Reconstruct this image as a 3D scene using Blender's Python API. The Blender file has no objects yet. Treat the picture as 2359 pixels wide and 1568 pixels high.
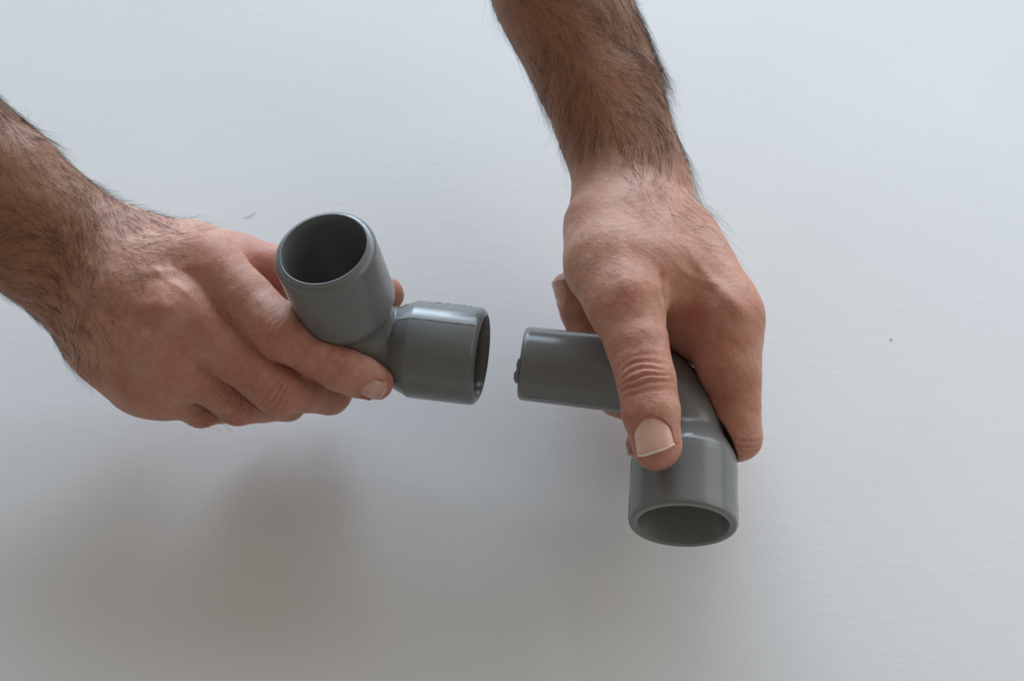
import bpy, math, random
from concurrent.futures import ThreadPoolExecutor
import numpy as np
from mathutils import Vector, Matrix

# ------------------------------------------------------------------ camera, light, exposure
GRID = 0.56            # mm, resolution of the skin surface
PHI = math.radians(58.0)
DIST = 660.0           # mm from the camera to the table along the optical axis
FPX = 3443.0           # focal length in pixels of a 2358 px wide picture
CX, CY = 1179.0, 784.0
FWD = np.array([0.0, math.cos(PHI), -math.sin(PHI)])
UPV = np.array([0.0, math.sin(PHI), math.cos(PHI)])
RGT = np.array([1.0, 0.0, 0.0])
CAM = -FWD * DIST
MM = 0.001
TZ = -11.0             # level of the table top (mm); the hands hold the fittings clear of it

scene = bpy.context.scene
col = scene.collection
cam_data = bpy.data.cameras.new("camera")
cam = bpy.data.objects.new("camera", cam_data)
col.objects.link(cam)
cam.location = Vector(CAM * MM)
cam.rotation_euler = (math.pi / 2 - PHI, 0, 0)
cam_data.sensor_width = 36.0
cam_data.lens = 36.0 * FPX / 2358.0
cam_data.clip_start = 0.01
cam_data.clip_end = 50.0
cam_data.dof.use_dof = True
cam_data.dof.focus_distance = 0.575
cam_data.dof.aperture_fstop = 11.0
scene.camera = cam

world = bpy.data.worlds.new("World")
scene.world = world
world.use_nodes = True
bg = world.node_tree.nodes["Background"]
bg.inputs[0].default_value = (1.0, 0.90, 0.78, 1)
bg.inputs[1].default_value = 0.26

def area(name, loc, target, sx, sy, power, color):
    d = bpy.data.lights.new(name, 'AREA')
    d.shape = 'RECTANGLE'; d.size = sx; d.size_y = sy
    d.energy = power; d.color = color
    o = bpy.data.objects.new(name, d)
    col.objects.link(o)
    o.location = loc
    o.rotation_euler = (Vector(target) - Vector(loc)).to_track_quat('-Z', 'Y').to_euler()
    return o

win = area("window_light", (0.45, 2.40, 1.10), (0.25, -0.60, 0.0), 5.6, 1.9, 74.0, (0.70, 0.85, 1.0))
area("window_pane_light", (0.06, 1.70, 0.66), (0.16, -0.12, 0.0), 0.95, 0.50, 18.0, (0.70, 0.85, 1.0))
win.data.spread = math.radians(130)      # beam limited to shape the falloff over the table

area("side_fill_light", (1.15, 0.10, 0.62), (0.0, -0.05, 0.0), 1.4, 0.9, 4.6, (1.0, 0.96, 0.92))  # added fill lamp, low on the right, lifts the skin but not the bores

scene.view_settings.view_transform = 'Standard'
scene.view_settings.look = 'None'
scene.view_settings.exposure = 0.08
scene.view_settings.gamma = 1.0
scene.view_settings.use_curve_mapping = False
scene.render.engine = 'CYCLES'

rng = np.random.default_rng(7)
random.seed(7)

# ------------------------------------------------------------------ small helpers
def P(px, py, h):
    """place (mm) at height h on the sight line of a picture point"""
    d = FWD + RGT * ((px - CX) / FPX) + UPV * ((CY - py) / FPX)
    t = (h - CAM[2]) / d[2]
    return CAM + d * t

def nrm(v):
    v = np.asarray(v, float)
    return v / max(np.linalg.norm(v), 1e-9)

def tag(o, label=None, cat=None, group=None, kind=None):
    if label: o["label"] = label
    if cat: o["category"] = cat
    if group: o["group"] = group
    if kind: o["kind"] = kind
    return o

def mesh_obj(name, verts, faces, mat, parent=None, smooth=True):
    """verts in mm"""
    me = bpy.data.meshes.new(name)
    v = np.asarray(verts, np.float32) * MM
    if isinstance(faces, np.ndarray):
        me.vertices.add(len(v)); me.vertices.foreach_set("co", v.ravel())
        n, k = faces.shape
        me.loops.add(n * k); me.loops.foreach_set("vertex_index", faces.ravel().astype(np.int32))
        me.polygons.add(n)
        me.polygons.foreach_set("loop_start", np.arange(0, n * k, k, dtype=np.int32))
        me.update(calc_edges=True)
    else:
        me.from_pydata([tuple(map(float, x)) for x in v], [], faces)
    me.validate()
    if smooth:
        me.polygons.foreach_set("use_smooth", np.ones(len(me.polygons), bool))
    me.materials.append(mat)
    me.update()
    o = bpy.data.objects.new(name, me)
    col.objects.link(o)
    if parent is not None: o.parent = parent
    return o

def add_attr(o, name, values):
    a = o.data.attributes.new(name, 'FLOAT', 'POINT')
    a.data.foreach_set("value", np.asarray(values, np.float32))

# ------------------------------------------------------------------ materials
def new_mat(name):
    m = bpy.data.materials.new(name)
    m.use_nodes = True
    nt = m.node_tree
    b = nt.nodes["Principled BSDF"]
    return m, nt, b

def node(nt, typ, **kw):
    n = nt.nodes.new(typ)
    for k, v in kw.items():
        if hasattr(n, k): setattr(n, k, v)
        else: n.inputs[k].default_value = v
    return n

def ramp(nt, stops):
    r = nt.nodes.new("ShaderNodeValToRGB")
    cr = r.color_ramp
    while len(cr.elements) < len(stops): cr.elements.new(0.5)
    for e, (p, c) in zip(cr.elements, stops):
        e.position = p; e.color = (*c, 1) if len(c) == 3 else c
    return r

def mat_table():
    m, nt, b = new_mat("painted_white_board")
    L = nt.links.new
    tc = node(nt, "ShaderNodeTexCoord")
    mp = node(nt, "ShaderNodeMapping"); mp.inputs["Scale"].default_value = (30, 120, 1)
    L(tc.outputs["Object"], mp.inputs[0])
    n1 = node(nt, "ShaderNodeTexNoise", Scale=2.2, Detail=6.0, Roughness=0.6); L(mp.outputs[0], n1.inputs[0])
    n2 = node(nt, "ShaderNodeTexNoise", Scale=900.0, Detail=3.0); L(tc.outputs["Object"], n2.inputs[0])
    n3 = node(nt, "ShaderNodeTexNoise", Scale=5.0, Detail=5.0); L(tc.outputs["Object"], n3.inputs[0])
    r = ramp(nt, [(0.35, (0.66, 0.66, 0.655)), (0.68, (0.705, 0.705, 0.70))])
    L(n3.outputs[0], r.inputs[0])
    # sparse pinholes and crumbs
    vo = node(nt, "ShaderNodeTexVoronoi", Scale=26.0); L(tc.outputs["Object"], vo.inputs[0])
    sp = ramp(nt, [(0.0, (1, 1, 1)), (0.018, (0, 0, 0))]); L(vo.outputs["Distance"], sp.inputs[0])
    rs = ramp(nt, [(0.60, (0, 0, 0)), (0.62, (1, 1, 1))]); L(vo.outputs["Color"], rs.inputs[0])
    mu = node(nt, "ShaderNodeMath", operation='MULTIPLY'); L(sp.outputs[0], mu.inputs[0]); L(rs.outputs[0], mu.inputs[1])
    mx = node(nt, "ShaderNodeMix", data_type='RGBA'); mx.blend_type = 'MIX'
    L(mu.outputs[0], mx.inputs[0]); L(r.outputs[0], mx.inputs[6]); mx.inputs[7].default_value = (0.42, 0.40, 0.38, 1)
    L(mx.outputs[2], b.inputs["Base Color"])
    b.inputs["Roughness"].default_value = 0.62
    b.inputs["Specular IOR Level"].default_value = 0.25
    b1 = node(nt, "ShaderNodeBump"); b1.inputs["Strength"].default_value = 0.10; b1.inputs["Distance"].default_value = 0.0008
    L(n1.outputs[0], b1.inputs["Height"])
    b2 = node(nt, "ShaderNodeBump"); b2.inputs["Strength"].default_value = 0.12; b2.inputs["Distance"].default_value = 0.0003
    L(n2.outputs[0], b2.inputs["Height"]); L(b1.outputs[0], b2.inputs["Normal"])
    b3 = node(nt, "ShaderNodeBump"); b3.inputs["Strength"].default_value = 0.6; b3.inputs["Distance"].default_value = 0.0004; b3.invert = True
    L(mu.outputs[0], b3.inputs["Height"]); L(b2.outputs[0], b3.inputs["Normal"])
    L(b3.outputs[0], b.inputs["Normal"])
    return m

def mat_pvc(name, base=(0.155, 0.162, 0.162)):
    m, nt, b = new_mat(name)
    L = nt.links.new
    tc = node(nt, "ShaderNodeTexCoord")
    n1 = node(nt, "ShaderNodeTexNoise", Scale=60.0, Detail=6.0, Roughness=0.65); L(tc.outputs["Object"], n1.inputs[0])
    r = ramp(nt, [(0.3, tuple(x * 0.93 for x in base)), (0.7, tuple(x * 1.07 for x in base))])
    L(n1.outputs[0], r.inputs[0]); L(r.outputs[0], b.inputs["Base Color"])
    n2 = node(nt, "ShaderNodeTexNoise", Scale=140.0, Detail=6.0, Roughness=0.7); L(tc.outputs["Object"], n2.inputs[0])
    rr = ramp(nt, [(0.3, (0.18,) * 3), (0.75, (0.29,) * 3)]); L(n2.outputs[0], rr.inputs[0])
    L(rr.outputs[0], b.inputs["Roughness"])
    n3 = node(nt, "ShaderNodeTexNoise", Scale=1300.0, Detail=2.0); L(tc.outputs["Object"], n3.inputs[0])
    bp = node(nt, "ShaderNodeBump"); bp.inputs["Strength"].default_value = 0.10; bp.inputs["Distance"].default_value = 0.0002
    L(n3.outputs[0], bp.inputs["Height"])
    n4 = node(nt, "ShaderNodeTexNoise", Scale=110.0, Detail=3.0); L(tc.outputs["Object"], n4.inputs[0])
    bq = node(nt, "ShaderNodeBump"); bq.inputs["Strength"].default_value = 0.05; bq.inputs["Distance"].default_value = 0.0006
    L(n4.outputs[0], bq.inputs["Height"]); L(bp.outputs[0], bq.inputs["Normal"]); L(bq.outputs[0], b.inputs["Normal"])
    b.inputs["IOR"].default_value = 1.5
    return m

def mat_skin():
    m, nt, b = new_mat("skin")
    L = nt.links.new
    tc = node(nt, "ShaderNodeTexCoord")
    at = node(nt, "ShaderNodeAttribute", attribute_name="red")
    aw = node(nt, "ShaderNodeAttribute", attribute_name="arm")
    n1 = node(nt, "ShaderNodeTexNoise", Scale=70.0, Detail=7.0, Roughness=0.62); L(tc.outputs["Object"], n1.inputs[0])
    n2 = node(nt, "ShaderNodeTexNoise", Scale=420.0, Detail=4.0, Roughness=0.6); L(tc.outputs["Object"], n2.inputs[0])
    base = ramp(nt, [(0.28, (0.43, 0.170, 0.112)), (0.5, (0.50, 0.245, 0.168)), (0.72, (0.57, 0.325, 0.24))])
    L(n1.outputs[0], base.inputs[0])
    tan = node(nt, "ShaderNodeMix", data_type='RGBA'); L(aw.outputs["Fac"], tan.inputs[0])
    L(base.outputs[0], tan.inputs[6]); tan.inputs[7].default_value = (0.31, 0.145, 0.082, 1)
    rd = node(nt, "ShaderNodeMix", data_type='RGBA'); L(at.outputs["Fac"], rd.inputs[0])
    L(tan.outputs[2], rd.inputs[6]); rd.inputs[7].default_value = (0.51, 0.178, 0.128, 1)
    fm = ramp(nt, [(0.3, (0.88,) * 3), (0.7, (1.08,) * 3)]); L(n2.outputs[0], fm.inputs[0])
    mm = node(nt, "ShaderNodeMix", data_type='RGBA'); mm.blend_type = 'MULTIPLY'; mm.inputs[0].default_value = 1.0
    L(rd.outputs[2], mm.inputs[6]); L(fm.outputs[0], mm.inputs[7])
    L(mm.outputs[2], b.inputs["Base Color"])
    b.inputs["Subsurface Weight"].default_value = 0.16
    b.inputs["Subsurface Radius"].default_value = (1.0, 0.36, 0.22)
    b.inputs["Subsurface Scale"].default_value = 0.0028
    b.inputs["Specular IOR Level"].default_value = 0.42
    rr = ramp(nt, [(0.3, (0.44,) * 3), (0.7, (0.62,) * 3)]); L(n2.outputs[0], rr.inputs[0]); L(rr.outputs[0], b.inputs["Roughness"])
    # fine criss-cross relief
    v1 = node(nt, "ShaderNodeTexVoronoi", Scale=820.0); v1.feature = 'DISTANCE_TO_EDGE'
    wz = node(nt, "ShaderNodeTexNoise", Scale=300.0, Detail=2.0); L(tc.outputs["Object"], wz.inputs[0])
    va = node(nt, "ShaderNodeVectorMath", operation='MULTIPLY_ADD'); L(wz.outputs["Color"], va.inputs[0])
    va.inputs[1].default_value = (0.0016,) * 3; L(tc.outputs["Object"], va.inputs[2]); L(va.outputs[0], v1.inputs[0])
    cr = ramp(nt, [(0.0, (0, 0, 0)), (0.16, (1, 1, 1))]); L(v1.outputs["Distance"], cr.inputs[0])
    b1 = node(nt, "ShaderNodeBump"); b1.inputs["Strength"].default_value = 0.34; b1.inputs["Distance"].default_value = 0.00020
    L(cr.outputs[0], b1.inputs["Height"])
    n5 = node(nt, "ShaderNodeTexNoise", Scale=260.0, Detail=5.0, Roughness=0.65); L(tc.outputs["Object"], n5.inputs[0])
    b2 = node(nt, "ShaderNodeBump"); b2.inputs["Strength"].default_value = 0.26; b2.inputs["Distance"].default_value = 0.0005
    L(n5.outputs[0], b2.inputs["Height"]); L(b1.outputs[0], b2.inputs["Normal"]); L(b2.outputs[0], b.inputs["Normal"])
    return m

def mat_nail(name="thumbnail", k=(1, 1, 1)):
    m, nt, b = new_mat(name)
    L = nt.links.new
    at = node(nt, "ShaderNodeAttribute", attribute_name="along")
    r = ramp(nt, [(0.0, (0.76, 0.55, 0.49)), (0.22, (0.78, 0.54, 0.475)), (0.86, (0.75, 0.50, 0.43)), (0.925, (0.66, 0.44, 0.35)), (0.95, (0.82, 0.74, 0.64)), (1.0, (0.84, 0.77, 0.68))])
    for e in r.color_ramp.elements: e.color = (e.color[0] * k[0], e.color[1] * k[1], e.color[2] * k[2], 1)
    L(at.outputs["Fac"], r.inputs[0])
    tc = node(nt, "ShaderNodeTexCoord")
    n1 = node(nt, "ShaderNodeTexNoise", Scale=260.0, Detail=4.0); L(tc.outputs["Object"], n1.inputs[0])
    fm = ramp(nt, [(0.3, (0.92,) * 3), (0.7, (1.06,) * 3)]); L(n1.outputs[0], fm.inputs[0])
    mm = node(nt, "ShaderNodeMix", data_type='RGBA'); mm.blend_type = 'MULTIPLY'; mm.inputs[0].default_value = 1.0
    L(r.outputs[0], mm.inputs[6]); L(fm.outputs[0], mm.inputs[7])
    L(mm.outputs[2], b.inputs["Base Color"])
    b.inputs["Roughness"].default_value = 0.16
    b.inputs["Subsurface Weight"].default_value = 0.1
    b.inputs["Subsurface Radius"].default_value = (1.0, 0.5, 0.4)
    b.inputs["Subsurface Scale"].default_value = 0.001
    bp = node(nt, "ShaderNodeBump"); bp.inputs["Strength"].default_value = 0.15; bp.inputs["Distance"].default_value = 0.0003
    L(n1.outputs[0], bp.inputs["Height"]); L(bp.outputs[0], b.inputs["Normal"])
    return m

def mat_plain(name, c, rough=0.5):
    m, nt, b = new_mat(name)
    L = nt.links.new
    tc = node(nt, "ShaderNodeTexCoord")
    n1 = node(nt, "ShaderNodeTexNoise", Scale=500.0, Detail=3.0); L(tc.outputs["Object"], n1.inputs[0])
    r = ramp(nt, [(0.3, tuple(x * 0.8 for x in c)), (0.7, tuple(min(1, x * 1.2) for x in c))])
    L(n1.outputs[0], r.inputs[0]); L(r.outputs[0], b.inputs["Base Color"])
    b.inputs["Roughness"].default_value = rough
    return m

def mat_hair():
    m, nt, b = new_mat("body_hair")
    hi = node(nt, "ShaderNodeHairInfo")
    r = ramp(nt, [(0.0, (0.055, 0.028, 0.015)), (0.8, (0.10, 0.055, 0.030)), (0.97, (0.16, 0.095, 0.055)), (1.0, (0.35, 0.28, 0.22))])
    nt.links.new(hi.outputs["Random"], r.inputs[0]); nt.links.new(r.outputs[0], b.inputs["Base Color"])
    b.inputs["Roughness"].default_value = 0.5
    b.inputs["Specular IOR Level"].default_value = 0.2
    return m

M_TABLE = mat_table(); M_PVC = mat_pvc("grey_pvc"); M_PVC2 = mat_pvc("grey_pvc_sweep", (0.165, 0.171, 0.169))
M_SKIN = mat_skin(); M_NAIL = mat_nail(k=(1.14, 1.06, 1.04)); M_NAIL2 = mat_nail("fingernail", (0.80, 0.68, 0.64)); M_HAIR = mat_hair()
M_SPECK = mat_plain("dark_crumb", (0.05, 0.045, 0.04)); M_STRAY = mat_plain("stray_hair_brown", (0.06, 0.042, 0.032))

# ------------------------------------------------------------------ table
def build_table():
    nx, ny = 12, 12
    x = np.linspace(-1500, 1500, nx); y = np.linspace(-1200, 1500, ny)
    X, Y = np.meshgrid(x, y)
    top = np.stack([X.ravel(), Y.ravel(), np.full(nx * ny, TZ)], 1)
    bot = top.copy(); bot[:, 2] = TZ - 25
    V = np.vstack([top, bot]); F = []
    for j in range(ny - 1):
        for i in range(nx - 1):
            a = j * nx + i
            F.append([a, a + 1, a + nx + 1, a + nx])
            b = a + nx * ny
            F.append([b, b + nx, b + nx + 1, b + 1])
    n = nx * ny
    ring = [i for i in range(nx)] + [j * nx + nx - 1 for j in range(1, ny)] + [(ny - 1) * nx + i for i in range(nx - 2, -1, -1)] + [j * nx for j in range(ny - 2, 0, -1)]
    for k in range(len(ring)):
        a, b = ring[k], ring[(k + 1) % len(ring)]
        F.append([b, a, a + n, b + n])
    o = mesh_obj("table_top", V, F, M_TABLE, smooth=False)
    tag(o, "white painted board lying under the hands and fittings", "table", kind="structure")
build_table()

# ------------------------------------------------------------------ pipe fittings (swept tubes)
def frame_for(t, hint):
    t = nrm(t); u = nrm(hint - np.dot(hint, t) * t); return u, np.cross(t, u)

def sweep(sections, seg=128):
    """sections: list of (centre, u, v, radius_u, radius_v) -> verts, quad faces"""
    th = np.linspace(0, 2 * math.pi, seg, endpoint=False)
    V = np.vstack([c + np.outer(np.cos(th) * ru, u) + np.outer(np.sin(th) * rv, v) for c, u, v, ru, rv in sections])
    F = []
    for k in range(len(sections) - 1):
        a = k * seg
        for i in range(seg):
            j = (i + 1) % seg
            F.append([a + i, a + j, a + seg + j, a + seg + i])
    return V, F

def arc_profile(c_s, c_r, r, a0, a1, n=8):
    """quarter-round pieces of a profile: (distance along the axis, radius)"""
    return [(c_s + r * math.cos(a), c_r + r * math.sin(a)) for a in np.linspace(a0, a1, n)]

# --- left fitting: tight elbow with two sockets, one upright
JC = P(836, 790, 42.0)                       # where the two axes meet
U_RIM = P(745, 573, 102.0)
V_RIM = P(1110, 822, 45.0)
UA, VA = nrm(U_RIM - JC), nrm(V_RIM - JC)
LU, LV = np.linalg.norm(U_RIM - JC), np.linalg.norm(V_RIM - JC)
R_SOCK, R_NECK, R_BORE = 19.8, 16.5, 16.7
print("fitting A", LU, LV, math.degrees(math.acos(np.dot(UA, VA))))

def build_fitting_a():
    nb = nrm(np.cross(UA, VA))               # normal of the plane of the two axes
    mit = nrm(UA - VA)                       # normal of the mitre plane (points to the upright side)
    def leg(axis, L, slen, seg, rows):
        e1 = nb; e2 = nrm(np.cross(axis, e1))
        th = np.linspace(0, 2 * math.pi, seg, endpoint=False)
        return [JC + axis * s + np.outer(np.cos(th) * r, e1) + np.outer(np.sin(th) * r, e2) for s, r in rows], e2, th
    def mitre_ring(axis, r, seg, e2, th):
        base = np.outer(np.cos(th) * r, nb) + np.outer(np.sin(th) * r, e2)
        # slide along the axis until it meets the mitre plane
        s = -(base @ mit) / np.dot(axis, mit)
        return JC + base + np.outer(s, axis)
    seg = 144
    def rows(L, slen, f):
        p = []
        p += [(L - 30.0 if slen > 30 else L - slen, R_BORE - 1.8)]
        p = [(L - slen + 3, R_BORE - 3.0), (L - slen + 3, R_BORE - 0.1), (L - 5, R_BORE), (L - 0.5, R_BORE + 0.15)]
        p += [(L, R_BORE + 0.6), (L + 0.0, R_SOCK - f)]
        p += arc_profile(L - f, R_SOCK - f, f, 0.25, math.pi / 2, 9)
        p += [(L - 8, R_SOCK + 0.05), (L - slen + 7.0, R_SOCK + 0.1), (L - slen + 6.2, R_SOCK), (L - slen + 4, R_SOCK - 1.1), (L - slen + 1.2, R_NECK + 1.2), (L - slen, R_NECK + 0.35), (L - slen - 1.5, R_NECK)]
        return p
    rU = rows(LU, 39.0, 3.3); rV = rows(LV, 34.5, 3.0)
    # shared angular parameter: mirror about the mitre plane, so generatrices meet
    ringsU, e2u, th = leg(UA, LU, 36, seg, rU)
    mu_ = mitre_ring(UA, R_NECK, seg, e2u, th)
    # right leg uses the reflection of the left leg's frame
    def refl(v): return v - 2 * np.dot(v, mit) * mit
    e2v = refl(e2u)
    ringsV = [JC + VA * s + np.outer(np.cos(th) * r, nb) + np.outer(np.sin(th) * r, e2v) for s, r in rV]
    # keep every ring on its own side of the mitre plane (inner corner)
    def clip(rings, axis, sign):
        out = []
        for R in rings:
            d = ((R - JC) @ mit) * sign
            bad = d < 0.25
            R = R.copy()
            R[bad] += np.outer((0.25 - d[bad]) / abs(np.dot(axis, mit)), axis)
            out.append(R)
        return out
    ringsU = clip(ringsU, UA, 1.0); ringsV = clip(ringsV, VA, -1.0)
    # inner bore down to the mitre
    bu = mitre_ring(UA, R_BORE - 3.0, seg, e2u, th)
    rings = [bu] + ringsU + [mu_] + ringsV[::-1] + [bu.copy()]
    V = np.vstack(rings); F = []
    for k in range(len(rings) - 1):
        a = k * seg
        for i in range(seg):
            j = (i + 1) % seg
            F.append([a + i, a + j, a + seg + j, a + seg + i])
    root = bpy.data.objects.new("pipe_elbow", None); col.objects.link(root)
    tag(root, "dark grey plastic elbow fitting with one open socket pointing up, held at left", "pipe fitting", "pipe fittings")
    o = mesh_obj("body", V, F, M_PVC, root)
    # mould seams: thin raised ridges along both sockets
    def ridge(name, axis, e1, e2, ang, s0, s1, r0, h=0.3, w=0.34, wob=0.1):
        n = 40; vs = []; fs = []
        for k in range(n):
            s = s0 + (s1 - s0) * k / (n - 1)
            r = r0(s)
            a = ang + wob * 0.02 * math.sin(k * 1.7) + 0.004 * random.uniform(-1, 1)
            rad = e1 * math.cos(a) + e2 * math.sin(a); tn = -e1 * math.sin(a) + e2 * math.cos(a)
            c = JC + axis * s + rad * (r - 0.1)
            hh = (h + 0.1) * (1 + 0.08 * math.sin(k * 0.9))
            vs += [c - tn * w, c + rad * hh, c + tn * w]
            if k:
                b = 3 * k
                fs += [[b - 3, b - 2, b + 1, b], [b - 2, b - 1, b + 2, b + 1]]
        mesh_obj(name, vs, fs, M_PVC, root)
    def prof(rr):
        s = np.array([x[0] for x in rr[6:]])[::-1]; r = np.array([x[1] for x in rr[6:]])[::-1]
        return lambda q: float(np.interp(q, s, r))
    view = nrm(CAM - V_RIM)
    # angle that faces up-and-camera on the right socket; picked from the place of the seam
    def ang_of(e1, e2, d): return math.atan2(np.dot(d, e2), np.dot(d, e1))
    seamdir = nrm(P(1010, 757, 59.0) - (JC + VA * 28))
    ridge("mould_seam", VA, nb, e2v, ang_of(nb, e2v, seamdir), 16.5, LV - 0.8, prof(rV))
    seamdir = nrm(P(884, 640, 66.0) - (JC + UA * 42))
    ridge("mould_seam", UA, nb, e2u, ang_of(nb, e2u, seamdir), 19.0, LU - 3.5, prof(rU), h=0.16)
    # raised size marking on the top of the right socket
    top = nrm(UPV - 0.12 * FWD); top = nrm(top - np.dot(top, VA) * VA); side = np.cross(VA, top)
    for i, (da, ln, wd) in enumerate([(-6.5, 2.6, 0.5), (-2.6, 2.2, 0.5), (0.4, 1.2, 1.4), (2.4, 0.9, 1.6), (4.2, 1.6, 1.2), (6.6, 1.0, 1.5)]):
        a = 0.0
        rad = top * math.cos(a) + side * math.sin(a); tn = np.cross(VA, rad)
        c = JC + VA * (LV - 13 + da) + rad * (R_SOCK + 0.02)
        vs = []
        for z in (-0.2, 0.32):
            sh = 1.0 if z < 0 else 0.7
            for sx, sy in ((-1, -1), (1, -1), (1, 1), (-1, 1)):
                vs.append(c + VA * sx * ln / 2 * sh + tn * sy * wd / 2 * sh + rad * z)
        mesh_obj("embossed_mark", vs, [[4, 5, 6, 7], [0, 1, 5, 4], [1, 2, 6, 5], [2, 3, 7, 6], [3, 0, 4, 7]], M_PVC, root)
    return root
build_fitting_a()

# --- right fitting: swept elbow, plain spigot to the left, socket towards the camera
HB = 42.0
B0 = P(1201, 836, HB); B1 = P(1573, 1210, HB - 1.0)
BC = P(1580, 880, HB)                        # where the straight axes would cross
def sweep_path():
    d0 = nrm(BC - B0); d1 = nrm(B1 - BC)
    ang = math.acos(np.clip(np.dot(d0, d1), -1, 1))
    R = 27.0
    tl = R * math.tan(ang / 2)
    S = BC - d0 * tl; E = BC + d1 * tl
    nrm_pl = nrm(np.cross(d0, d1)); side = np.cross(nrm_pl, d0)
    O = S + side * R
    pts = []; ls = np.linalg.norm(S - B0); le = np.linalg.norm(B1 - E)
    for s in np.linspace(0, ls, 14)[:-1]: pts.append((B0 + d0 * s, d0))
    for k in range(28):
        a = ang * k / 27
        pts.append((O - side * R * math.cos(a) + d0 * R * math.sin(a), d0 * math.cos(a) + side * math.sin(a)))
    for s in np.linspace(0, le, 40)[1:]: pts.append((E + d1 * s, d1))
    arc = [0.0]
    for i in range(1, len(pts)): arc.append(arc[-1] + np.linalg.norm(pts[i][0] - pts[i - 1][0]))
    return pts, np.array(arc), nrm_pl, ls, le, ang * R
B_PTS, B_ARC, B_N, B_LS, B_LE, B_LA = sweep_path()
R_SPG, R_SOCK2, R_BORE2 = 15.0, 20.5, 17.3
B_TOT = B_ARC[-1]
SL2 = 33.0
B_PROF = [(0, R_SPG - 1.6), (0.35, R_SPG - 0.8), (1.0, R_SPG - 0.25), (2.2, R_SPG - 0.02), (30, R_SPG + 0.15), (B_TOT - SL2 - 10, R_SPG + 0.7)] + [(B_TOT - SL2 - 6 + 13 * q, R_SPG + 0.75 + (R_SOCK2 - R_SPG - 0.85) * (q * q * (3 - 2 * q))) for q in np.linspace(0, 1, 12)] + [(B_TOT - SL2 + 8.5, R_SOCK2), (B_TOT - 1.3, R_SOCK2 + 0.2), (B_TOT - 0.6, R_SOCK2 + 0.05), (B_TOT - 0.15, R_SOCK2 - 0.3), (B_TOT, R_SOCK2 - 0.7)]
def b_radius(s): return np.interp(s, [p[0] for p in B_PROF], [p[1] for p in B_PROF])
def b_at(s):
    c = np.array([np.interp(s, B_ARC, [p[0][k] for p in B_PTS]) for k in range(3)])
    t = nrm(np.array([np.interp(s, B_ARC, [p[1][k] for p in B_PTS]) for k in range(3)]))
    return c, t
print("fitting B", B_LS, B_LA, B_LE, B_TOT)

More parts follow.
